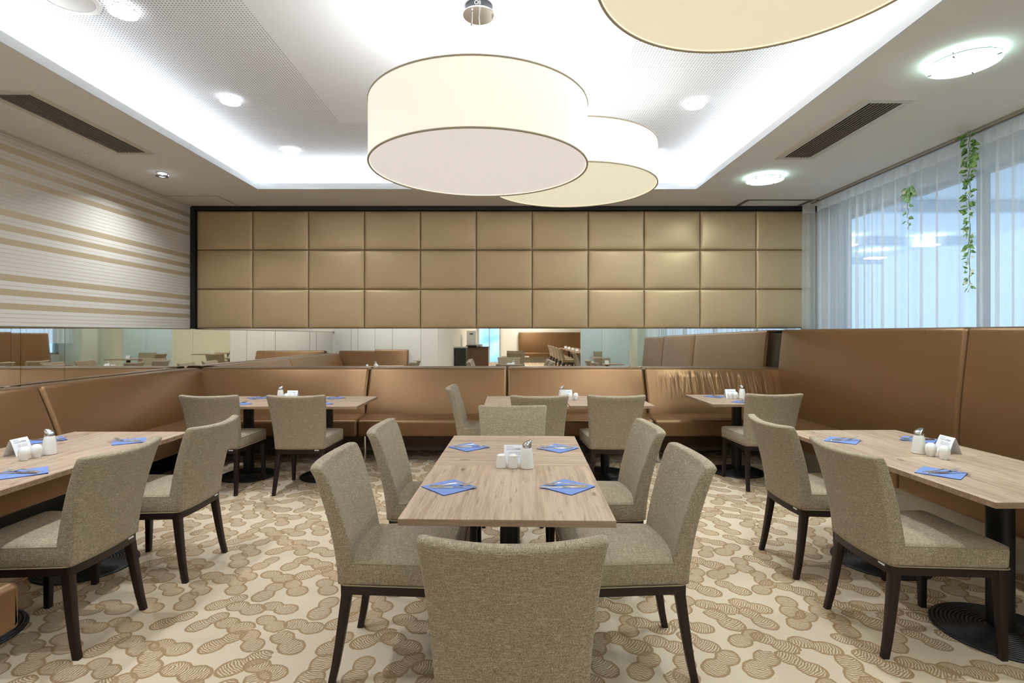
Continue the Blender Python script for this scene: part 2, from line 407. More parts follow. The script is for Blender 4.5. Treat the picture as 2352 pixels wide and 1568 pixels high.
for r in range(3):
    for c_ in range(11):
        lab = '%s padded tan leather wall panel from the left in the %s row' % (ordn[c_], rows[r]) if c_ < 10 else 'padded tan leather wall panel beside the white curtain in the %s row' % rows[r]
        if proto is None: o = proto = obj('wall_panel', pad_panel(pw-.004, ph-.003), LEAW, None, True, 60)
        else: o = proto.copy(); C.objects.link(o)
        o.location = (px0+c_*pw, YB+.03, pz+r*(ph+.0015)); o.scale = (1, 1, 1)
        tag(o, lab, 'wall panel', 'padded leather wall panels')
# scale: the panels stand off the wall with their battens
for o in [o for o in C.objects if o.name.startswith('wall_panel')]: o.location.y = YB-.012

# ---------------------------------------------------------------- mirrors
def mirror(name, p0, p1, label, tilt, z0=.99, z1=1.488):
    # p0->p1 run along the wall, face to the left-hand side of the run direction
    L = (Vector(p1)-Vector(p0)).length; rz = math.atan2(p1[1]-p0[1], p1[0]-p0[0])
    b = BM(); box(b, .0015, L-.0015, -.006, 0, 0, z1-z0)
    o = obj('mirror_strip', b, MIR, None, False)
    o.location = (p0[0], p0[1], z0)
    o.rotation_euler = (tilt, 0, rz)
    tag(o, label, 'mirror', 'wall mirrors above the benches'); return o
segs = [-3.948, -1.67, 1.17, 3.66]; tl = [.002, 0.0, .0105]
for i in range(3):
    x0, x1 = segs[i], segs[i+1]
    mirror('mirror', (x0, YB+.02), (x1, YB+.02), ['back wall mirror strip, its left length below the padded panels', 'back wall mirror strip, its middle length below the padded panels', 'back wall mirror strip, its right length reaching the tall bench'][i], -tl[i], .985)
lw = [6.695, 4.76, 4.33, 1.35]
for i in range(3):
    mirror('mirror', (XL-.02, lw[i+1]), (XL-.02, lw[i]), ['long mirror strip on the left striped wall, nearest the corner', 'short mirror strip on the left wall above the bench', 'mirror strip at the near end of the left wall'][i], 0, .985)

# ---------------------------------------------------------------- benches
def pillow(b, prof, x0, x1, r=.03, ns=5, ends=(1, 1), bow=0):
    n = len(prof); cen = Vector((sum(p[0] for p in prof)/n, sum(p[1] for p in prof)/n)); nr = []
    for i in range(n):
        d = Vector(prof[(i+1) % n])-Vector(prof[i-1]); nn = Vector((d.y, -d.x)).normalized()
        if (Vector(prof[i])-cen).dot(nn) < 0: nn = -nn
        nr.append(nn)
    xs = []
    for k_ in range(ns+1): a = PI/2*k_/ns; xs.append((x0+r*(1-math.cos(a)) if ends[0] else x0+r*k_/ns, r*(1-math.sin(a)) if ends[0] else 0))
    m_ = max(2, int((x1-x0)/.25))
    for k_ in range(1, m_): xs.append((x0+r+(x1-x0-2*r)*k_/m_, 0))
    for k_ in range(ns, -1, -1): a = PI/2*k_/ns; xs.append((x1-r*(1-math.cos(a)) if ends[1] else x1-r*k_/ns, r*(1-math.sin(a)) if ends[1] else 0))
    rings = [[(x, prof[i][0]-nr[i].x*d, prof[i][1]-nr[i].y*d) for i in range(n)] for x, d in xs]
    loft(b, rings); bmesh.ops.recalc_face_normals(b, faces=b.faces[:])
def bench_profiles(hgt, top, crease, front, zs=.485):
    # seen from the end: y out of the wall, z up
    mid = (top*.42+crease*.58+.012, zs+(hgt-zs)*.42)
    back = round_poly([(0.02, hgt), (top, hgt), mid, (crease, zs-.03), (crease, zs-.16), (.02, zs-.16)], [.012, .035, .12, .0, 0, 0], 5)
    seat = round_poly([(.10, zs-.012), (crease+.1, zs+.006), (front, zs-.004), (front-.004, .30), (.10, .30)], [0, .1, .04, .02, 0], 5)
    return back, seat
def bench(label, L, hgt, top, crease, front, loc, rz, seatspan=None, base='brown', legs=(), group=None, backx=None, m=LEA, ends=(1, 1), sends=(1, 1), plinth=None):
    t = thing('upholstered_bench', label, 'bench', loc, rz, group)
    bp, sp = bench_profiles(hgt, top, crease, front)
    b = BM(); x0, x1 = backx or (0, L); pillow(b, bp, x0+.002, x1-.002, .035, 5, ends); obj('backrest', b, m, t, True, 60)
    b = BM(); x0, x1 = seatspan or (0, L); pillow(b, sp, x0+.002, x1-.002, .03, 5, sends); obj('seat_cushion', b, LEA, t, True, 60)
    b = BM()
    for lx in legs: tube(b, [(lx, front-.10, 0), (lx, front-.10, .30)], .016, 12)
    if legs:
        b.free()
        for lx in legs:
            b = BM(); tube(b, [(lx, front-.10, 0), (lx, front-.10, .30)], .015, 14); obj('leg', b, CHR, t)
    b = BM(); x0, x1 = seatspan or (0, L)
    py = plinth if plinth else crease
    box(b, x0, x1, .05, py, .09 if base == 'brown' else 0.0, .30); obj('base_panel', b, {'brown': LEAD, 'beige': mat('beige_plinth', (206, 198, 182), .7), 'dark': BLACKP}[base], t, False)  # the dark base paints the unlit void under the bench black
    return t
# along the back wall (local +y -> world -y, local +x -> world -x)
gb = 'low bronze leather bench modules along the back wall'
bx = [3.30, 1.643, -.016, -1.686, -3.72]
sx_ = [2.81, 1.60, -.04, -1.655, -3.10]
labs = ['back wall bench module in the right corner beside the tall bench, with creased backrest', 'back wall bench module behind the right half of the middle table pair',
        'back wall bench module behind the chair seen from its side', 'back wall bench module in the left corner behind the left table pair']
for i in range(4):
    x0, x1 = bx[i], bx[i+1]; ox = (x0+x1)/2
    bench(labs[i], x0-x1, 1.01, .18, .40, .83, (ox, YB, 0), PI, (ox-sx_[i], ox-sx_[i+1]), 'brown', legs=(ox-sx_[i+1]-.06,) if i in (0, 1, 2) else (), group=gb, backx=(ox-x0, ox-x1), m=LEAC if i == 0 else LEA, ends=(i > 0, i < 3), sends=(i > 0, i < 3))
b = BM(); box(b, -3.4, 3.0, YB-.13, YB+.03, 0, .34); struct('baseboard_back', b, mat('beige_baseboard', (202, 192, 172), .6))
# left wall (local +y -> world +x)
gl = 'low bronze leather bench modules along the left wall'
# rotation -90deg: local x -> world -y ; local y -> world x
bench('left wall bench module running into the back corner', 2.2, 1.01, .20, .40, .83, (XL, 6.46, 0), -PI/2, (.03, 2.2), 'dark', group=gl, backx=(-.0, 2.2), ends=(0, 1), sends=(0, 1))
bench('left wall bench module behind the near left table', 2.6, 1.01, .20, .40, .83, (XL, 4.255, 0), -PI/2, (0, 2.6), 'dark', group=gl, ends=(1, 0), sends=(1, 0))
# tall bench under the curtain; local x -> world y, local y -> world -x
gt_ = 'tall bronze leather bench modules below the curtain'
bench('tall bench module below the curtain, running into the back corner', 2.62, 1.475, .28, .365, .79, (3.60, 3.88, 0), PI/2, (0, 2.38), 'beige', group=gt_, backx=(0, 2.64), plinth=.53, ends=(1, 1), sends=(1, 1))
bench('tall bench module at the right edge, behind the right table', 1.9, 1.475, .28, .365, .79, (3.60, 1.98, 0), PI/2, None, 'beige', group=gt_, plinth=.53)
bench('shorter tall bench module at the near end, seen in the back mirror', 1.65, 1.46, .28, .365, .79, (3.60, .33, 0), PI/2, None, 'beige', group=gt_, plinth=.53)
# return bench on the partition: only its seat corner shows bottom left (local as world, y out of partition)
bench('short return bench at the bottom left corner of the room, its seat end rounded', 2.1, 1.06, .12, .30, .76, (-3.90, 1.305, 0), 0, (.85, 2.03), 'dark', backx=(.1, 1.66), group=None)

# ---------------------------------------------------------------- chairs
def bow_rear(pts, amount=.016):
    # the rear edge runs between two corner arcs; add points along it and bow them outward
    out = []; n = len(pts)
    for i, p in enumerate(pts):
        out.append(p); q = pts[(i+1) % n]
        if i == n//4*3-1:
            for k_ in range(1, 10):
                f = k_/10; x = p[0]+(q[0]-p[0])*f; out.append((x, p[1]-amount*4*f*(1-f), p[2]))
    return out
def make_chair():
    t = thing('dining_chair', 'chair', 'chair')
    # seat cushion
    b = BM(); rings = []
    def ring(z, ins, r=.03, dome=0):
        pts = []
        for (x, y) in rrect(.25-ins, .25-ins, r, 5, 0, .02):
            f = (y-(-.235))/.5; xx = x*(.86+.14*min(1, max(0, f)))
            pts.append((xx, y, z))
        pts = bow_rear(pts)
        return pts
    rings = [ring(.402, .012), ring(.405, .004), ring(.415, 0), ring(.478, -.002), ring(.49, .0), ring(.499, .007), ring(.504, .018), ring(.510, .06, .03), ring(.514, .12, .03), ring(.516, .2, .02)]
    loft(b, rings); obj('seat', b, FAB, t, True, 60)
    # backrest
    b = BM(); rings = []
    NV = 16; U = 14
    def sect(v, ins=0.0, zadd=0.0):
        z = .402+(.895-.402)*v+zadd
        yo = -.238-.098*max(0, v)**1.7; th = .082-.028*v
        hw = .217+.038*v**1.4; bul = .016+.028*v**.8
        pts = []
        prof = rrect(1, 1, .0001, 1)
        out = []
        hx, hy = hw-ins, th/2-ins*.8
        r = min(.014, hy*.9)
        for i in range(U+1):
            x = -hx+r+(2*hx-2*r)*i/U; out.append((x, -hy))
        for k_ in range(1, 5): a = -PI/2+PI/2*k_/4; out.append((hx-r+r*math.cos(a), -hy+r+r*math.sin(a)))
        for k_ in range(0, 5): a = PI/2*k_/4; out.append((hx-r+r*math.cos(a), hy-r+r*math.sin(a)))
        for i in range(1, U+1):
            x = hx-r-(2*hx-2*r)*i/U; out.append((x, hy))
        for k_ in range(1, 5): a = PI/2+PI/2*k_/4; out.append((-hx+r+r*math.cos(a), hy-r+r*math.sin(a)))
        for k_ in range(0, 4): a = PI+PI/2*k_/4; out.append((-hx+r+r*math.cos(a), -hy+r+r*math.sin(a)))
        for (x, y) in out:
            u = x/hw; pts.append((x, yo+th/2+y-bul*(1-u*u), z-.012*(1-u*u)*v))
        return pts
    rings.append(sect(0, .008)); rings.append(sect(0, 0, .005))
    for i in range(1, NV): rings.append(sect(i/NV*.965))
    for (ins, za) in ((0, -.014), (.003, -.007), (.009, -.002), (.017, .0), (.024, .001)): rings.append(sect(1, ins, za))
    loft(b, rings); bmesh.ops.recalc_face_normals(b, faces=b.faces[:]); obj('backrest', b, FAB, t, True, 60)
    # piping along the seat and bottom edge
    b = BM()
    for (z, ins) in ((.403, .0), (.493, .002)):
        pts = ring(z, ins-.0015); pts = [p for p in pts]+[pts[0]]
        tube(b, pts, .0026, 6, False)
    obj('piping', b, PIP, t)
    # wooden rail frame
    b = BM()
    loft(b, [bow_rear([(x*(.86+.14*min(1, max(0, (y+.235)/.5))), y, z) for (x, y) in rrect(.243, .246, .01, 2, 0, .017)]) for z in (.362, .402)])
    obj('seat_rail', b, DW, t, True, 30)
    def leg(sx, rear):
        b = BM()
        if rear: top, bot = Vector((sx*.190, -.200, .40)), Vector((sx*.213, -.262, 0)); a, c = .021, .0145
        else: top, bot = Vector((sx*.222, .235, .40)), Vector((sx*.228, .245, 0)); a, c = .021, .0145
        rings = []
        for k_ in range(6):
            f = k_/5; p = bot.lerp(top, f); s = c+(a-c)*f
            if rear: p.y = bot.y+(top.y-bot.y)*(f**.8)
            rings.append([(p.x+x, p.y+y, p.z) for x, y in rrect(s, s, .004, 2)])
        loft(b, rings); obj('leg', b, DW, t, True, 30)
    for sx in (-1, 1):
        leg(sx, True); leg(sx, False)
    b = BM(); box(b, .135, .175, -.2375, -.2335, .388, .396); obj('label_tag', b, PAPER, t, False)
    return t
HN = -PI/2  # facing +x
CH = [
 (.01, 1.73, 0, 'upholstered chair in the foreground with its back filling the bottom centre', 'chairs round the centre table'),
 (-.46, 2.40, HN, 'upholstered chair on the near left side of the centre table', 'chairs round the centre table'),
 (.50, 2.40, -HN, 'upholstered chair on the near right side of the centre table', 'chairs round the centre table'),
 (-.43, 3.15, HN, 'upholstered chair on the far left side of the centre table', 'chairs round the centre table'),
 (.515, 3.15, -HN, 'upholstered chair on the far right side of the centre table', 'chairs round the centre table'),
 (.03, 3.68, PI, 'upholstered chair at the far head of the centre table, facing the viewer', 'chairs round the centre table'),
 (-2.616, 4.98, 0, 'upholstered chair at the left of the two facing the left back table pair', 'chairs in the back row'),
 (-1.86, 4.98, 0.02, 'upholstered chair at the right of the two facing the left back table pair', 'chairs in the back row'),
 (-.26, 5.43, HN, 'upholstered chair at the left end of the middle back tables, seen from its side', 'chairs in the back row'),
 (.268, 4.96, 0, 'upholstered chair partly hidden behind the far head chair of the centre table', 'chairs in the back row'),
 (.941, 4.98, 0, 'upholstered chair before the right half of the middle back tables', 'chairs in the back row'),
 (2.377, 5.10, 0.0, 'upholstered chair at the right back table near the tall bench', 'chairs in the back row'),
 (1.935, 3.33, HN, 'upholstered chair at the far end of the right table', 'chairs at the right table'),
 (1.92, 2.575, HN, 'upholstered chair at the near end of the right table, in the right foreground', 'chairs at the right table'),
 (-2.155, 2.565, -HN, 'upholstered chair at the near end of the left table, in the left foreground', 'chairs at the left table'),
 (-2.115, 3.285, -HN, 'upholstered chair at the far end of the left table', 'chairs at the left table'),
]
ch0 = make_chair()
def put_chair(i, x, y, rz, lab, grp):
    if i == 0:
        ch0.location = (x, y, 0); ch0.rotation_euler = (0, 0, rz); ch0['label'] = lab; ch0['group'] = grp; return ch0
    return dup(ch0, (x, y, 0), rz, lab, grp)
for i, c_ in enumerate(CH): put_chair(i, *c_)

# ---------------------------------------------------------------- tables
def make_table(oak):
    t = thing('pedestal_table', 'table', 'table')
    b = BM(); box(b, -.399, .399, -.399, .399, .724, .75, .0015, 1)
    o = obj('tabletop', b, [oak, OAKE], t, False)
    for p in o.data.polygons:
        if abs(p.normal.z) < .5: p.material_index = 1
    b = BM(); loft(b, [[(x, y, z) for x, y in rrect(.040, .058, .036, 6)] for z in (.03, .72)]); obj('pedestal', b, BLK, t, True, 50)
    b = BM(); prof = [(.27, 0), (.272, .006), (.268, .012)]
    r = .262
    while r > .07:
        prof += [(r, .013+(.262-r)*.06), (r-.004, .017+(.262-r)*.06), (r-.010, .017+(.262-r)*.06), (r-.014, .012+(.262-r)*.06)]; r -= .0165
    prof += [(.05, .034), (.0, .035)]
    prof = prof[:-1]+[(.002, .035)]
    lathe(b, prof, 56); obj('base_plate', b, BLK, t, True, 25)
    b = BM(); box(b, -.20, .20, -.03, .03, .712, .724); box(b, -.03, .03, -.20, .20, .712, .7241); obj('mounting_cross', b, BLK, t, False)
    return t
tbA = make_table(OAKY); tbB = make_table(OAKX)
a = .0286
TB = [
 (tbA, .0035, 2.352, -a, 'centre table, its near half with lengthwise grain', 'dining tables'),
 (tbB, .026, 3.153, -a, 'centre table, its far half with crosswise grain', 'dining tables'),
 (tbA, -2.60, 2.50, 0, 'left foreground table, its near half cut by the left picture edge', 'dining tables'),
 (tbA, -2.60, 3.302, 0, 'left foreground table, its far half beside the left wall bench', 'dining tables'),
 (tbA, 2.35, 2.56, .02, 'right foreground table, its near half with the black pedestal showing', 'dining tables'),
 (tbA, 2.334, 3.362, .02, 'right foreground table, its far half along the tall bench', 'dining tables'),
 (tbB, -2.61, 5.38, 0, 'left back table nearest the left wall', 'dining tables'),
 (tbB, -1.81, 5.38, 0, 'left back table whose right end is free of chairs', 'dining tables'),
 (tbB, .168, 5.39, 0, 'middle back table behind the far head chair', 'dining tables'),
 (tbB, .975, 5.415, 0, 'middle back table with salt shakers on its left edge', 'dining tables'),
 (tbB, 2.355, 5.53, 0, 'single back table beside the tall bench in the right corner', 'dining tables'),
]
used = set()
for (p, x, y, rz, lab, grp) in TB:
    if p.name not in used:
        used.add(p.name); p.location = (x, y, 0); p.rotation_euler = (0, 0, rz); p['label'] = lab; p['group'] = grp
    else: dup(p, (x, y, 0), rz, lab, grp)

# ---------------------------------------------------------------- table sets
def egg():
    b = BM(); lathe(b, [(.016, 0), (.0185, .001), (.021, .010), (.0255, .026), (.0275, .040), (.0265, .052), (.0225, .063), (.015, .0705), (.007, .0735), (.002, .0742)], 24); return b
def taper():
    b = BM(); lathe(b, [(.024, 0), (.0265, .001), (.0275, .006), (.0255, .030), (.0232, .057), (.0238, .060), (.0232, .063), (.018, .0655), (.010, .068), (.003, .069)], 24); return b
def sugar():
    t = thing('sugar_dispenser', 'x', 'sugar dispenser')
    b = BM(); n = 48; rings = []
    for (r, z) in ((.030, 0), (.0345, .002), (.0350, .010), (.0275, .080), (.0235, .099), (.0215, .102)):
        rings.append([((r+(.0009 if k_ % 2 else 0))*math.cos(2*PI*k_/n), (r+(.0009 if k_ % 2 else 0))*math.sin(2*PI*k_/n), z) for k_ in range(n)])
    loft(b, rings); obj('jar', b, SUG, t, True, 50)
    b = BM(); n = 24
    def rg(r, z, tilt=0): return [(r*math.cos(2*PI*k_/n), r*math.sin(2*PI*k_/n), z-tilt*r*math.cos(2*PI*k_/n)) for k_ in range(n)]
    loft(b, [rg(.0222, .100), rg(.0226, .102), rg(.0226, .130, .48), rg(.0205, .1325, .5), rg(.012, .1335, .5), rg(.003, .1335, .5)]); obj('cap', b, CHR, t, True, 50)
    return t
def text_mesh(s, size, m, parent, loc, rot, bold=0, name='printed_text'):
    cu = bpy.data.curves.new('t', 'FONT'); cu.body = s; cu.size = size; cu.extrude = .00005; cu.offset = bold; cu.align_x = 'LEFT'
    to = bpy.data.objects.new('t', cu); C.objects.link(to)
    dg = bpy.context.evaluated_depsgraph_get(); me = bpy.data.meshes.new_from_object(to.evaluated_get(dg)); bpy.data.objects.remove(to)
    me.materials.clear(); me.materials.append(m)
    o = bpy.data.objects.new(name, me); C.objects.link(o); o.parent = parent; o.location = loc; o.rotation_euler = rot; return o
def card():
    t = thing('tent_card', 'x', 'table card')
    # ridge along x, face with print to -y
    b = BM(); w2, h_ = .054, .092; n = 8; th = .0006
    for sgn in (-1, 1):
        pts = []
        for k_ in range(n+1):
            f = k_/n; y = sgn*(.036*(1-f)**.8); z = h_*f
            pts.append((y, z))
        for k_ in range(n):
            (y0, z0), (y1, z1) = pts[k_], pts[k_+1]
            q = [b.verts.new(p) for p in ((-w2, y0, z0), (w2, y0, z0), (w2, y1, z1), (-w2, y1, z1))]
            q2 = [b.verts.new(p) for p in ((-w2, y0-sgn*th, z0), (w2, y0-sgn*th, z0), (w2, y1-sgn*th, z1), (-w2, y1-sgn*th, z1))]
            b.faces.new(q if sgn < 0 else q[::-1]); b.faces.new(q2[::-1] if sgn < 0 else q2)
    bmesh.ops.remove_doubles(b, verts=b.verts, dist=.00001)
    obj('folded_card', b, PAPER, t, True, 50)
    def at(x, z):
        f = z/h_; y = -.036*(1-f)**.8-.0005; dydz = (.036*.8*(1-f)**-.2)/h_
        return (x, y, z), (PI/2-math.atan(dydz), 0, 0)
    p, r = at(-.040, .079); text_mesh('HOTEL', .0105, INKL, t, p, r)
    p, r = at(-.040, .0685); text_mesh('SCHILLER', .0105, INKL, t, p, r)
    p, r = at(.0055, .0685); text_mesh('PARK', .0122, INK, t, p, r, .0002)
    # illegible small print: words as thin lines
    b = BM()
    for (z, words) in ((.054, ((-.026, -.004), (0, .034))), (.046, ((-.024, -.006), (-.002, .016), (.019, .033))), (.034, ((.006, .026),))):
        (x, y, _), (rx, _, _) = at(0, z)
        for (x0, x1) in words:
            dy = .0022*math.cos(rx); dz = .0022*math.sin(rx)
            b.faces.new([b.verts.new(p) for p in ((x0, y, z), (x1, y, z), (x1, y+dy, z+dz), (x0, y+dy, z+dz))])
    obj('printed_lines', b, INKL, t, False)
    return t
egg0 = obj('salt_shaker', egg(), CER); tap0 = obj('salt_shaker', taper(), CER); sug0 = sugar(); card0 = card()
first = {}
def put(o, x, y, z, rz, label, cat, group):
    if o.name in first: o = dup(o, (x, y, z), rz, label, group)
    else: first[o.name] = 1; o.location = (x, y, z); o.rotation_euler = (0, 0, rz); o['label'] = label
    o['category'] = cat; o['group'] = group; return o
ZT = .7505
gs, gu, gc = 'white porcelain salt and pepper shakers', 'glass sugar dispensers with chrome caps', 'white folded table cards'
SETS = [
 ('centre table', tap0, [(-.037, 2.715), (.022, 2.71)], (.093, 2.705, PI), (.03, 2.82, 0)),
 ('left foreground table', egg0, [(-2.59, 2.865), (-2.583, 2.93)], (-2.58, 3.01, 0), (-2.745, 3.00, PI/2)),
 ('right foreground table', egg0, [(2.338, 2.965), (2.352, 2.89)], (2.325, 3.035, PI), (2.505, 3.055, -PI/2)),
 ('left back table', egg0, [(-2.24, 5.40), (-2.18, 5.40)], (-2.325, 5.46, PI), (-2.215, 5.50, 0)),
 ('middle back table', egg0, [(.622, 5.45), (.684, 5.45)], (.545, 5.50, PI), (.605, 5.56, .05)),
 ('right back table', egg0, [(2.297, 5.55), (2.352, 5.55)], (2.43, 5.57, 0), (2.325, 5.62, -.03)),
]
for (tn, sh, shk, su, ca) in SETS:
    nm = ['left-hand', 'right-hand'] if tn not in ('left foreground table', 'right foreground table') else ['nearer' if tn[0] == 'l' else 'farther', 'farther' if tn[0] == 'l' else 'nearer']
    shp = 'cylindrical' if sh is tap0 else 'egg-shaped'
    for i, (x, y) in enumerate(shk): put(sh, x, y, ZT, 0, '%s of the two white %s porcelain shakers on the %s' % (nm[i], shp, tn), 'salt shaker', gs)
    put(sug0, su[0], su[1], ZT, su[2], 'glass sugar dispenser with chrome cap on the %s' % tn, 'sugar dispenser', gu)
    put(card0, ca[0], ca[1], ZT, ca[2], 'white folded card standing beside the shakers on the %s' % tn, 'table card', gc)

def napkin():
    t = thing('paper_napkin', 'x', 'napkin')
    for (nm, z, m, s) in (('lower_fold', 0, NAVY, .0875), ('upper_fold', .0018, BLUE, .0870)):
        b = BM(); n = 8; g = {}
        for lay in (0, 1):
            for i in range(n+1):
                for j in range(n+1):
                    u, v = i/n*2-1, j/n*2-1
                    lift = .0035*max(0, (u-v)/2-.3)+.0012*math.sin(3*u+1)*math.cos(2*v) if z else 0
                    g[lay, i, j] = b.verts.new((u*s, v*s, z+(.0015 if lay else .0002)+abs(lift)))
            for i in range(n):
                for j in range(n):
                    f = (g[lay, i, j], g[lay, i+1, j], g[lay, i+1, j+1], g[lay, i, j+1]); b.faces.new(f if lay else f[::-1])
        ring = [(i, 0) for i in range(n)]+[(n, j) for j in range(n)]+[(i, n) for i in range(n, 0, -1)]+[(0, j) for j in range(n, 0, -1)]
        for q in range(len(ring)):
            a_, b_ = ring[q], ring[(q+1) % len(ring)]; b.faces.new((g[0, a_[0], a_[1]], g[0, b_[0], b_[1]], g[1, b_[0], b_[1]], g[1, a_[0], a_[1]]))
        obj(nm, b, m, t, True, 60)
    return t
def strip(b, pts, th=.0016):
    # pts: (x, yc, half width, z)
    rings = [[(x, yc-hw, z), (x, yc+hw, z), (x, yc+hw*.85, z+th), (x, yc-hw*.85, z+th)] for (x, yc, hw, z) in pts]
    loft(b, rings); bmesh.ops.recalc_face_normals(b, faces=b.faces[:])
def fork():
    b = BM()
    strip(b, [(-.095, 0, .0045, 0), (-.092, 0, .0065, 0), (-.06, 0, .0060, .001), (-.02, 0, .0042, .006), (.015, 0, .0028, .0105), (.03, 0, .003, .009), (.040, 0, .0085, .005), (.048, 0, .0118, .002), (.056, 0, .0124, .0005)], .0022)
    for k_ in range(4):
        y = -.0105+.007*k_; strip(b, [(.055, y*.98, .0022, .0005), (.065, y, .0017, .001), (.082, y*.98, .0015, .007), (.097, y*.93, .0008, .0165)], .0018)
    return b
def knife():
    b = BM()
    strip(b, [(-.105, 0, .0055, 0), (-.10, 0, .0075, 0), (-.03, 0, .0062, .0), (.0, 0, .0045, 0)], .0055)
    rings = [[(x, -w1, 0), (x, w2, 0), (x, w2*.6, .0013), (x, -w1, .0015)] for (x, w1, w2) in ((-.002, .004, .004), (.012, .005, .0085), (.06, .005, .0100), (.09, .005, .0085), (.106, .004, .001))]
    loft(b, rings); bmesh.ops.recalc_face_normals(b, faces=b.faces[:]); return b
nap0 = napkin(); fk0 = obj('fork', fork(), STL, None, True, 50); kn0 = obj('knife', knife(), STL, None, True, 50)
NP = [ # x, y, napkin rotation, direction of the tips, where
 (-.236, 3.19, .75, 0, 'far left place of the centre table'), (.29, 3.157, .80, PI, 'far right place of the centre table'),
 (-.262, 2.36, .72, 0, 'near left place of the centre table'), (.26, 2.365, .80, PI, 'near right place of the centre table'),
 (-2.35, 2.60, .72, PI, 'near aisle place of the left foreground table'), (-2.38, 3.36, .60, PI, 'far aisle place of the left foreground table'),
 (-2.93, 3.40, .85, 0, 'bench side of the left foreground table'),
 (2.11, 3.386, .85, 0, 'far aisle place of the right foreground table'), (2.10, 2.60, .72, 0, 'near aisle place of the right foreground table'),
 (2.61, 3.41, .8, PI, 'bench side of the right foreground table'),
 (-2.62, 5.62, .8, -PI/2, 'bench side of the left back table, its left place'), (-2.585, 5.14, .8, PI/2, 'chair side of the left back table, its left place'),
 (-1.83, 5.62, .8, -PI/2, 'bench side of the left back table, its right place'), (-1.80, 5.14, .8, PI/2, 'chair side of the left back table, its right place'),
 (2.21, 5.74, .8, -PI/2, 'bench side of the right back table'), (2.32, 5.29, .8, PI/2, 'chair side of the right back table'),
]
for (x, y, rz, d, where) in NP:
    put(nap0, x, y, ZT, rz, 'blue napkin on the %s' % where, 'napkin', 'blue paper napkins')
    nx, ny = -math.sin(d), math.cos(d); ax, ay = math.cos(d), math.sin(d)
    sgn = 1 if math.cos(d) > .5 else -1
    tz = ZT+.0052
    where = 'the '+where if not where.startswith('the') else where
    put(fk0, x+nx*.014*sgn+ax*.012, y+ny*.014*sgn+ay*.012, tz, d+.10*sgn, 'fork on %s' % where, 'fork', 'steel forks')
    put(kn0, x-nx*.018*sgn+ax*.020, y-ny*.018*sgn+ay*.020, tz, d-.02, 'knife on %s' % where, 'knife', 'steel knives')

# ---------------------------------------------------------------- pendant lamps
def pendant(label, x, y, zb, h_, r, side, sst, dif, dst, up=8):
    t = thing('pendant_lamp', label, 'pendant lamp', (x, y, 0), 0, 'drum pendant lamps')
    zt = zb+h_; n = 96
    b = BM(); lathe(b, [(r, zb), (r+.003, zb+.01), (r+.003, zt-.01), (r, zt), (r-.006, zt), (r-.006, zb)], n, False)
    vs = b.verts[:]; bmesh.ops.remove_doubles(b, verts=vs, dist=1e-6)
    b2 = BM(); rings = [(r+.002, zb), (r+.002, zt), (r-.004, zt), (r-.004, zb), (r+.002, zb)]
    b.free(); lathe(b2, rings, n, False); bmesh.ops.remove_doubles(b2, verts=b2.verts[:], dist=1e-6)
    obj('lamp_shade', b2, m_emit('glowing_fabric_shade', side, sst, (236, 226, 205)), t, True, 50)
    RIM = mat('shade_rim', (176, 166, 146), .6)
    for zz in (zb, zt):
        b = BM(); tube(b, [(math.cos(2*PI*k_/n)*(r+.001), math.sin(2*PI*k_/n)*(r+.001), zz) for k_ in range(n+1)], .0055, 8, False); obj('rim', b, RIM, t)
    b = BM(); lathe(b, [(r-.006, zb+.006), (r-.006, zb+.012), (.002, zb+.012)], n, False); vv = lathe(b, [(.002, zb+.006), (r-.006, zb+.006)], n, False)
    obj('diffuser', b, m_emit('glowing_diffuser', dif, dst, (205, 203, 198)), t)
    b = BM(); lathe(b, [(.075, ZU), (.075, ZU-.045)], 32); obj('canopy', b, mat('canopy_dark', (60, 62, 66), .4), t)
    cn = BM(); lathe(cn, [(.088, ZU-.045), (.090, ZU-.047), (.090, ZU-.052), (.088, ZU-.054)], 40); obj('canopy_plate', cn, STL, t)
    b = BM()
    for a_ in (0.1, 2.2, 4.3):
        tube(b, [(.078*math.cos(a_), .078*math.sin(a_), ZU-.053), (.078*math.cos(a_), .078*math.sin(a_), ZU-.068)], .006, 10); 
    obj('cable_gripper', b, CHR, t)
    for a_ in (0.1, 2.2, 4.3):
        b = BM(); tube(b, [(.078*math.cos(a_), .078*math.sin(a_), ZU-.06), (.09*math.cos(a_), .09*math.sin(a_), zt-.02)], .0009, 6); obj('cable', b, STL, t)
    b = BM(); pts = [(.01*math.sin(k_*.5), .012*math.cos(k_*.37), ZU-.05+(zt-.03-ZU+.05)*k_/10) for k_ in range(11)]; tube(b, pts, .003, 8); obj('power_cord', b, mat('clear_cord', (215, 215, 212), .4), t)
    b = BM()
    for a_ in (0.1, 2.2, 4.3): tube(b, [(0, 0, zt-.02), ((r-.006)*math.cos(a_), (r-.006)*math.sin(a_), zt-.02)], .004, 8)
    obj('spider_frame', b, STL, t)
    l = bpy.data.lights.new('pendant_uplight', 'AREA'); l.shape = 'DISK'; l.size = .7; l.energy = up; l.color = (.92, .96, 1)
    lo = bpy.data.objects.new('pendant_uplight', l); C.objects.link(lo); lo.location = (x, y, zt-.06); lo.rotation_euler = (PI, 0, 0)
    return t
p1 = pendant('large cream drum pendant lamp in the upper centre of the picture', -.166, 3.0, 2.352, .325, .60, (255, 250, 240), .50, (255, 248, 243), .50, 15)
p2 = pendant('cream drum pendant lamp farther back, half hidden by the large one', .484, 4.05, 2.53, .29, .62, (255, 249, 230), .48, (255, 247, 214), .56)
p3 = pendant('cream drum pendant lamp cut off by the top edge of the picture', .897, 1.783, 2.68, .29, .60, (255, 249, 230), .48, (255, 240, 205), .56)
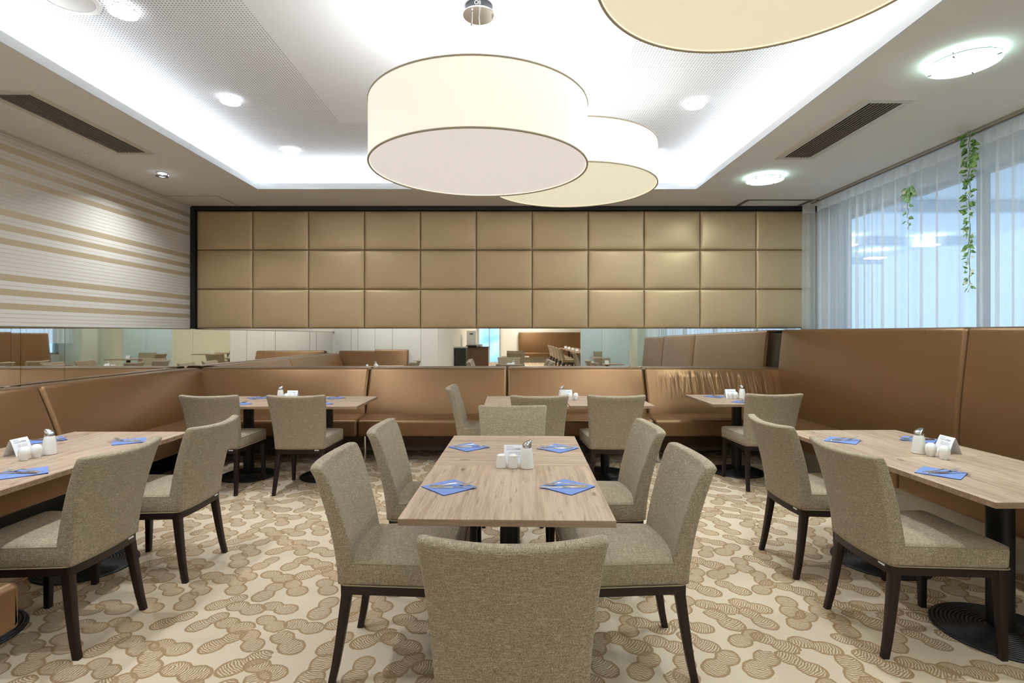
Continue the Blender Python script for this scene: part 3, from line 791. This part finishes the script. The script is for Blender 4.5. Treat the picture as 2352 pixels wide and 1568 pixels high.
# letters on the dark ring of the first canopy
text_mesh('Oli', .03, WPAINT, [c for c in p1.children if c.name.startswith('canopy') and 'plate' not in c.name][0], (-.022, -.0765, ZU-.034), (PI/2, 0, 0), .0008, 'lettering')

# ---------------------------------------------------------------- ceiling fittings
DL_E = m_emit('downlight_glow', (250, 252, 255), 9)
def downlight(label, x, y, z, dark=False):
    t = thing('recessed_downlight', label, 'ceiling light', (x, y, z), 0, 'small round downlights')
    b = BM(); lathe(b, [(.052, -.001), (.052, -.006), (.045, -.010), (.040, -.004), (.040, -.001)], 32, False); obj('trim_ring', b, CHR, t)
    b = BM(); lathe(b, [(.040, -.001), (.040, -.005), (.002, -.0055)], 24); obj('lamp_face', b, DL_E, t)
    b = BM(); lathe(b, [(.072, -.030), (.073, -.033), (.072, -.036)], 40)
    gm = mat('glass_disc', (250, 252, 255), .1, 0, .5); gm.node_tree.nodes['Principled BSDF'].inputs['Emission Color'].default_value = (1, 1, 1, 1); gm.node_tree.nodes['Principled BSDF'].inputs['Emission Strength'].default_value = 1.1
    if dark:
        b.free(); b = BM(); lathe(b, [(.030, -.036), (.056, -.036), (.058, -.032), (.030, -.032), (.030, -.036)], 40, False); gm = mat('steel_ring', (130, 134, 138), .35, .8)
    obj('glass_disc', b, gm, t)
    b = BM()
    for a_ in (.4, 2.5, 4.6): tube(b, [(.055*math.cos(a_), .055*math.sin(a_), -.001), (.055*math.cos(a_), .055*math.sin(a_), -.040)], .0028, 8)
    obj('spacer_pin', b, CHR, t)
    l = bpy.data.lights.new('downlight_lamp', 'AREA'); l.shape = 'DISK'; l.size = .06; l.energy = 11.0; l.color = COOL; l.spread = 2.4
    lo = bpy.data.objects.new('downlight_lamp', l); C.objects.link(lo); lo.location = (x, y, z-.045)
    l = bpy.data.lights.new('downlight_halo', 'POINT'); l.shadow_soft_size = .02; l.energy = .22; l.color = (.85, .92, 1)
    lo = bpy.data.objects.new('downlight_halo', l); C.objects.link(lo); lo.location = (x, y, z-.024)
    return t
for (x, y, lab) in ((-2.165, 3.01, 'small round downlight in the perforated ceiling by the top left corner'), (-2.165, 4.17, 'small round downlight in the left perforated ceiling band, middle of three'),
                    (-2.165, 5.33, 'small round downlight in the left perforated ceiling band, nearest the back wall'), (1.475, 4.24, 'small round downlight in the right perforated ceiling band, right of the lamps'),
                    (1.475, 5.40, 'small round downlight peeping out beside the farther drum lamp'), (1.475, 3.05, 'small round downlight hidden above the cut-off drum lamp'),
                    (-2.165, 1.85, 'small round downlight above the left foreground, outside the picture')):
    downlight(lab, x, y, ZU)
downlight('small downlight with a steel ring in the lower ceiling above the left wall', -3.395, 5.25, ZC, True)
downlight('unseen downlight with a steel ring, added to brighten the white partition', -3.1, 1.95, ZC, True)  # extra lamp out of view, added to light the partition
def round_lamp(label, x, y):
    t = thing('round_ceiling_lamp', label, 'ceiling light', (x, y, ZC), 0, 'large round ceiling lamps')
    b = BM(); lathe(b, [(.150, -.001), (.150, -.018), (.002, -.018)], 48); obj('base_ring', b, m_emit('lit_base', (238, 255, 253), 7.5), t)
    b = BM(); lathe(b, [(.172, -.034), (.174, -.038), (.172, -.043), (.002, -.044)], 56); gm = m_emit('lit_glass', (238, 255, 252), 1.3); obj('glass_disc', b, gm, t)
    b = BM(); lathe(b, [(.168, -.028), (.173, -.030), (.175, -.036), (.172, -.033)], 56, False); obj('glass_rim', b, mat('green_glass_edge', (120, 150, 146), .2), t)
    for a_ in (.6, 2.2, 3.75, 5.3):
        b = BM(); box(b, -.010, .010, -.0025, .0025, -.047, -.020); o = obj('clip', b, mat('clip_grey', (70, 84, 84), .4), t, False); o.location = (.158*math.cos(a_), .158*math.sin(a_), 0); o.rotation_euler = (0, 0, a_)
    l = bpy.data.lights.new('round_lamp_halo', 'AREA'); l.shape = 'DISK'; l.size = .30; l.energy = 16; l.color = (.86, 1, .98)
    lo = bpy.data.objects.new('round_lamp_light', l); C.objects.link(lo); lo.location = (x, y, ZC-.052)
round_lamp('round ceiling lamp in the top right corner, the nearer and larger one', 2.59, 3.05)
round_lamp('round ceiling lamp farther back near the padded wall', 2.57, 5.37)
round_lamp('round ceiling lamp on the right, just outside the picture', 2.6, .73)
round_lamp('unseen round ceiling lamp added to brighten the frosted screen', 2.6, -1.35)  # extra lamp, put in so the frosted screen reflects brighter
def vent(label, x0, x1, y0, y1, fr):
    t = thing('ceiling_vent', label, 'air vent', ((x0+x1)/2, (y0+y1)/2, ZC), 0, 'slotted ceiling vents')
    hx, hy = (x1-x0)/2, (y1-y0)/2
    b = BM()
    for (a0, a1, c0, c1) in ((-hx-fr, -hx, -hy-fr, hy+fr), (hx, hx+fr, -hy-fr, hy+fr), (-hx, hx, -hy-fr, -hy), (-hx, hx, hy, hy+fr)): box(b, a0, a1, c0, c1, -.008, .0, 0)
    obj('frame', b, mat('vent_frame', (214, 208, 196), .5), t, False)
    b = BM(); box(b, -hx, hx, -hy, hy, -.0012, -.0002); obj('dark_backing', b, mat('vent_dark', (12, 9, 8), .9), t, False)
    b = BM(); n = 9
    for k_ in range(1, n): xx = -hx+2*hx*k_/n; box(b, xx-.0028, xx+.0028, -hy, hy, -.008, -.001)
    obj('louvre', b, mat('vent_louvre', (150, 138, 126), .5), t, False)
vent('long slotted air vent in the left lower ceiling', -3.38, -3.14, 3.51, 4.64, .045)
vent('long slotted air vent in the right lower ceiling', 2.452, 2.683, 3.64, 4.77, .05)
t = thing('ceiling_speaker', 'round flush loudspeaker grille at the top left corner of the picture', 'loudspeaker', (-2.41, 2.93, ZU))
b = BM(); lathe(b, [(.150, 0), (.150, -.004), (.122, -.006), (.120, -.002), (.120, 0)], 48, False); obj('trim_ring', b, mat('speaker_ring', (225, 222, 216), .5), t)
b = BM(); lathe(b, [(.119, -.001), (.119, -.004), (.002, -.0045)], 48); obj('grille', b, mat('speaker_grille', (205, 201, 195), .7), t)
# flush hatch outline, left, and metal rail outline, right
b = BM(); 
for (x0, x1, y0, y1) in ((-3.93, -3.32, 6.11, 6.13), (-3.34, -3.32, 6.13, 6.61)): box(b, x0, x1, y0, y1, ZC-.004, ZC)
tag(obj('access_hatch_frame', b, mat('hatch_line', (196, 186, 168), .6), None, False), 'faint outline of a flush access hatch in the left back ceiling corner', 'hatch')
b = BM()
for (x0, x1, y0, y1) in ((2.80, 3.66, 6.29, 6.32), (2.80, 2.84, 6.32, 6.61), (3.55, 3.59, 6.32, 6.61)): box(b, x0, x1, y0, y1, ZC-.008, ZC)
tag(obj('ceiling_rail', b, mat('grey_rail', (112, 114, 112), .45, .3), None, False), 'grey metal rail outline on the ceiling in the right back corner', 'rail')
b = BM(); lathe(b, [(.022, 0), (.022, -.012), (.010, -.016)], 20); o = obj('ceiling_sensor', b, WPAINT); o.location = (-3.72, 4.7, ZC); tag(o, 'tiny white sensor on the left lower ceiling beside the wall', 'sensor')

# ---------------------------------------------------------------- curtains
def curtain(path, amp, pitch, z0, z1, rnd, dirn):
    # path: start, end; dirn: normal of the fold
    p0, p1 = Vector(path[0]), Vector(path[1]); L = (p1-p0).length; d = (p1-p0)/L; nrm = Vector(dirn)
    b = BM(); n = int(L/.006); R = random.Random(rnd)
    ph = 0; phs = []; 
    for i in range(n+1):
        ph += (.006/pitch)*2*PI*(.6+.8*(.5+.5*math.sin(i*.006*2.3+rnd)*math.sin(i*.006*5.7))); phs.append(ph)
    zs = [z1, z1-.03, z1-.11, z1-.3, z1-.8, z1-1.3, z0]
    rows = []
    for q, z in enumerate(zs):
        f = [.35, .45, .55, .9, 1, 1.05, 1.1][q]
        row = []
        for i in range(n+1):
            s = L*i/n; a_ = phs[i]
            off = amp*f*(math.sin(a_)+.35*math.sin(2.3*a_+1.3*q*.2)); lat = -amp*.55*f*math.sin(2*a_)
            p = p0+d*(s+lat)+nrm*off
            row.append(b.verts.new((p.x, p.y, z)))
        rows.append(row)
    for r0, r1 in zip(rows, rows[1:]):
        for i in range(n): b.faces.new((r0[i], r0[i+1], r1[i+1], r1[i]))
    return b
o = obj('sheer_curtain', curtain(((3.66, 6.36), (3.63, -.75)), .020, .16, 1.20, 2.975, 3, (1, 0)), SHEER, None, True, 180)
tag(o, 'long white sheer curtain hanging across the window on the right', 'curtain')
o = obj('sheer_curtain', curtain(((3.55, 6.46), (3.70, 6.46)), .016, .10, 1.20, 2.975, 5, (0, 1)), SHEER, None, True, 180)
tag(o, 'narrow white sheer curtain end turned into the back corner', 'curtain')
b = BM(); box(b, 3.590, 3.610, -.75, 6.40, ZC-.012, ZC); box(b, 3.650, 3.670, -.75, 6.46, ZC-.014, ZC)
tag(obj('curtain_rail', b, mat('rail_grey', (168, 160, 148), .4, .3), None, False), 'grey double curtain rail on the ceiling above the sheer curtain', 'curtain rail')

# hanging vines
def leaf(b, p, d, up, L, W, fold=.25):
    d = d.normalized(); s = d.cross(up).normalized(); u = s.cross(d)
    prof = [(0, 0), (.18, .55), (.42, 1), (.7, .72), (.9, .25), (1, 0)]
    mid = [b.verts.new(p+d*L*t+u*(-.25*L*t*t)) for t, w_ in prof]
    for sg in (-1, 1):
        ed = [b.verts.new(p+d*L*t+s*sg*W*w_+u*(-.25*L*t*t+fold*W*w_)) for t, w_ in prof[1:-1]]
        seq = [mid[0]]+ed+[mid[-1]]
        for i in range(len(seq)-1):
            a_, c_ = seq[i], seq[i+1]
            f = [m_ for m_ in (a_, c_, mid[i+1], mid[i]) ]
            f = list(dict.fromkeys(f))
            if len(f) >= 3: b.faces.new(f if sg > 0 else f[::-1])
def vine(label, x, y, z1, z0, n, Ls, seed, big=None, pale=.45, pin=False):
    R = random.Random(seed); t = thing('hanging_vine', label, 'plant', (x, y, z1))
    pts = [(R.uniform(-.010, .010), R.uniform(-.012, .012), -(z1-z0)*k_/24) for k_ in range(25)]
    b = BM(); tube(b, pts, .0022, 6)
    if not pin: tube(b, [(p[0]-.006+.012*math.sin(i), p[1]+.012*math.cos(i*1.3), p[2]) for i, p in enumerate(pts)], .0016, 6)
    obj('stem', b, STEM, t)
    b1, b2 = BM(), BM()
    for i in range(n):
        f = (i+.5)/n; z = -(z1-z0)*f*.97; a_ = R.uniform(0, 2*PI)
        d = Vector((-abs(math.cos(a_))*.5, math.sin(a_)*1.3, R.uniform(-.8, .35)))
        L = R.uniform(*Ls)*(1-.35*f); p = Vector((0, 0, z))+d.normalized()*.012
        pl = R.random() <= pale*f*1.8; leaf(b2 if pl else b1, p, d, Vector((-1, R.uniform(-.4, .4), .4)), L*(.65 if pl else 1), L*R.uniform(.2, .36))
    for (bz, by, L) in big or (): leaf(b1, Vector((-.02, -by*.05, -bz)), Vector((-.15, -by, -.45)), Vector((-1, 0, .2)), L, L*.42)
    obj('green_leaves', b1, LEAF, t, True, 60)
    obj('pale_leaves', b2, LEAFP, t, True, 60)
    if pin:
        b = BM(); tube(b, [(0, 0, -.02), (0, 0, ZC-z1)], .0006, 5); obj('hanging_thread', b, STL, t)
        b = BM(); lathe(b, [(.014, -.10), (.020, -.09), (.024, -.02), (.022, -.018)], 20); obj('wall_holder', b, mat('cream_holder', (226, 216, 190), .6), t).location = (.0, .03, -.01)
    return t
vine('long green and white trailing vine hanging in front of the curtain', 3.545, 4.12, 2.985, 1.745, 135, (.038, .082), 4, pale=.28, big=((.19, .6, .10), (.24, .5, .09)))
vine('short green vine in a small holder, hanging left of the long vine', 3.545, 4.75, 2.73, 2.35, 13, (.05, .075), 9, big=((.02, .5, .13), (.05, .2, .12)), pale=.1, pin=True)

# ---------------------------------------------------------------- outside the window: glazed canopy with lamps
OUT = mat('outside_soffit', (232, 240, 248), .7)
t = thing('outside_canopy', 'pale blue canopy soffit outside the window, dim through the sheer curtain', 'canopy', (4.6, 0, 0))
b = BM(); box(b, 0, 5.2, -2, 24, 3.42, 3.5); obj('soffit', b, OUT, t, False)
b = BM()
for y in range(2, 24, 3): box(b, 0, 5.2, y, y+.12, 3.24, 3.42)
obj('beam', b, mat('outside_beam', (205, 215, 228), .7), t, False)
for (x, y) in ((3.94, 10.95), (2.27, 10.95), (4.16, 12.8), (2.8, 14.0)):
    b = BM(); box(b, x-.2, x+.2, y-.12, y+.12, 3.215, 3.235); obj('strip_lamp', b, m_emit('strip_lamp_glow', (245, 250, 255), 14), t, False)

# ---------------------------------------------------------------- rear of the room, seen in the mirror strip
FROST = mat('frosted_glass', (222, 238, 246), .35, 0, .6)
b = BM(); box(b, 2.15, 2.92, -2.62, -2.59, 0, ZC); box(b, 2.93, 3.62, -2.62, -2.59, 0, ZC); tag(obj('frosted_screen', b, FROST, None, False), 'pale blue frosted glass screen reflected in the right of the back mirror', 'glass screen')
t = thing('buffet_counter', 'wooden buffet counter reflected in the middle of the back mirror', 'counter', (-1.13, -4.9, 0))
b = BM(); box(b, -.36, .44, -.5, .1, 0, .94); obj('cabinet', b, WALN, t, False)
b = BM(); box(b, -.38, .46, -.52, .12, .94, .965); obj('worktop', b, BLACKP, t, False)
t = thing('coffee_machine', 'white coffee machine standing on the reflected buffet counter', 'coffee machine', (-1.26, -4.95, .965))
b = BM(); box(b, -.16, .16, -.18, .18, .05, .55, .02); obj('housing', b, WPAINT, t)
b = BM(); box(b, -.18, .18, -.2, .24, 0, .05, .005); obj('drip_tray', b, BLACKP, t)
b = BM(); box(b, -.06, .06, .18, .186, .42, .46); obj('display', b, BLACKP, t)
for i, (x, y) in enumerate(((-1.08, -4.86), (-1.0, -4.95), (-.93, -4.84))):
    b = BM(); lathe(b, [(.03, 0), (.045, .02), (.05, .09), (.047, .09), (.042, .02)], 20); o = obj('jug', b, CER); o.location = (x, y, .9655); tag(o, '%s of three white jugs beside the reflected coffee machine' % ['nearest', 'middle', 'outermost'][i], 'jug', 'jugs on the buffet')
t = thing('service_cabinet', 'black service cabinet with pale top, reflected left of the buffet counter', 'cabinet', (-1.42, -2.6, 0))
b = BM(); box(b, -.15, .17, -.3, .3, 0, 1.0); obj('body', b, mat('anthracite', (44, 48, 50), .5), t, False)
b = BM(); box(b, -.16, .18, -.31, .31, 1.0, 1.03); obj('top', b, mat('pale_top', (205, 208, 205), .5), t, False)
t = thing('glass_door', 'bright glazed doorway reflected far back in the middle mirror', 'door', (-.95, -13.28, 0))
b = BM()
for (x0, x1, z0, z1) in ((-.55, -.50, 0, 2.3), (.50, .55, 0, 2.3), (-.02, .02, 0, 2.3), (-.55, .55, 2.3, 2.36)): box(b, x0, x1, 0, .05, z0, z1)
obj('door_frame', b, STL, t, False)
b = BM(); box(b, -.5, .5, .01, .02, 0, 2.3); m_ = m_emit('daylit_glass', (60, 160, 235), 1.2); kk = N(m_)
kk.l(kk.mix(kk.smooth(kk.noise(kk.obj(), 1.3, 1), .3, .7), lin(140, 190, 232), lin(215, 235, 250)), kk.b.inputs['Emission Color']); obj('pane', b, m_, t, False)
bench('far high bench in orange brown leather, reflected in the middle of the mirror', 3.4, 1.475, .2, .3, .75, (.5, -13.28, 0), 0, None, 'beige')
for i in range(5):
    y = -5.6-1.35*i
    dup(tbA, (2.75, y, 0), 0, ['reflected far table row, the nearest table', 'reflected far table row, second table', 'reflected far table row, third table', 'reflected far table row, fourth table', 'reflected far table row, last table'][i], 'tables seen only in the mirror')
    dup(ch0, (2.15, y, 0), HN, ['reflected chair at the nearest far table', 'reflected chair at the second far table', 'reflected chair at the third far table', 'reflected chair at the fourth far table', 'reflected chair at the last far table'][i], 'chairs seen only in the mirror')
    dup(card0, (2.6, y, ZT), .2, ['reflected card on the nearest far table', 'reflected card on the second far table', 'reflected card on the third far table', 'reflected card on the fourth far table', 'reflected card on the last far table'][i], 'cards seen only in the mirror')
dup(tbA, (2.75, -1.6, 0), 0, 'table before the frosted glass screen, seen only in the mirror', 'tables seen only in the mirror')
dup(ch0, (2.15, -1.6, 0), HN, 'chair left of the table before the frosted screen, seen only in the mirror', 'chairs seen only in the mirror')
dup(ch0, (2.75, -2.1, 0), 0, 'chair backing the frosted glass screen, seen only in the mirror', 'chairs seen only in the mirror')
dup(card0, (2.75, -1.6, ZT), PI, 'card on the table before the frosted screen, seen only in the mirror', 'cards seen only in the mirror')
dup(tbA, (.2, -2.2, 0), 0, 'table in the aisle behind the viewer, seen only in the mirror', 'tables seen only in the mirror')
dup(ch0, (.2, -1.65, 0), PI, 'chair on the near side of the aisle table, seen only in the mirror', 'chairs seen only in the mirror')
dup(ch0, (.2, -2.75, 0), 0, 'chair on the far side of the aisle table, seen only in the mirror', 'chairs seen only in the mirror')
dup(card0, (.2, -2.2, ZT), PI, 'card on the aisle table, seen only in the mirror', 'cards seen only in the mirror')
# invented light panels, added to brighten the mirrored rear room
for i, (x, y) in enumerate(((1.0, -3.2), (1.0, -6.0), (1.0, -9.0), (1.0, -11.8))):
    t = thing('fill_panel', ['added fill light panel just behind the viewer', 'added fill light panel over the reflected buffet', 'added fill light panel in the middle of the rear room', 'added fill light panel near the far bench'][i], 'ceiling light', (x, y, ZC), 0, 'added fill panels of the rear room')
    b = BM(); box(b, -.32, .32, -.32, .32, -.02, 0); obj('frame', b, WPAINT, t, False)
    b = BM(); box(b, -.29, .29, -.29, .29, -.023, -.0201); obj('diffuser', b, m_emit('fill_panel_glow', (250, 248, 240), 3), t, False)
    area('fill_panel_light', (x, y, ZC-.03), (0, 0, 0),  .58, .58, 8 if i == 0 else 60, (1, .98, .95))
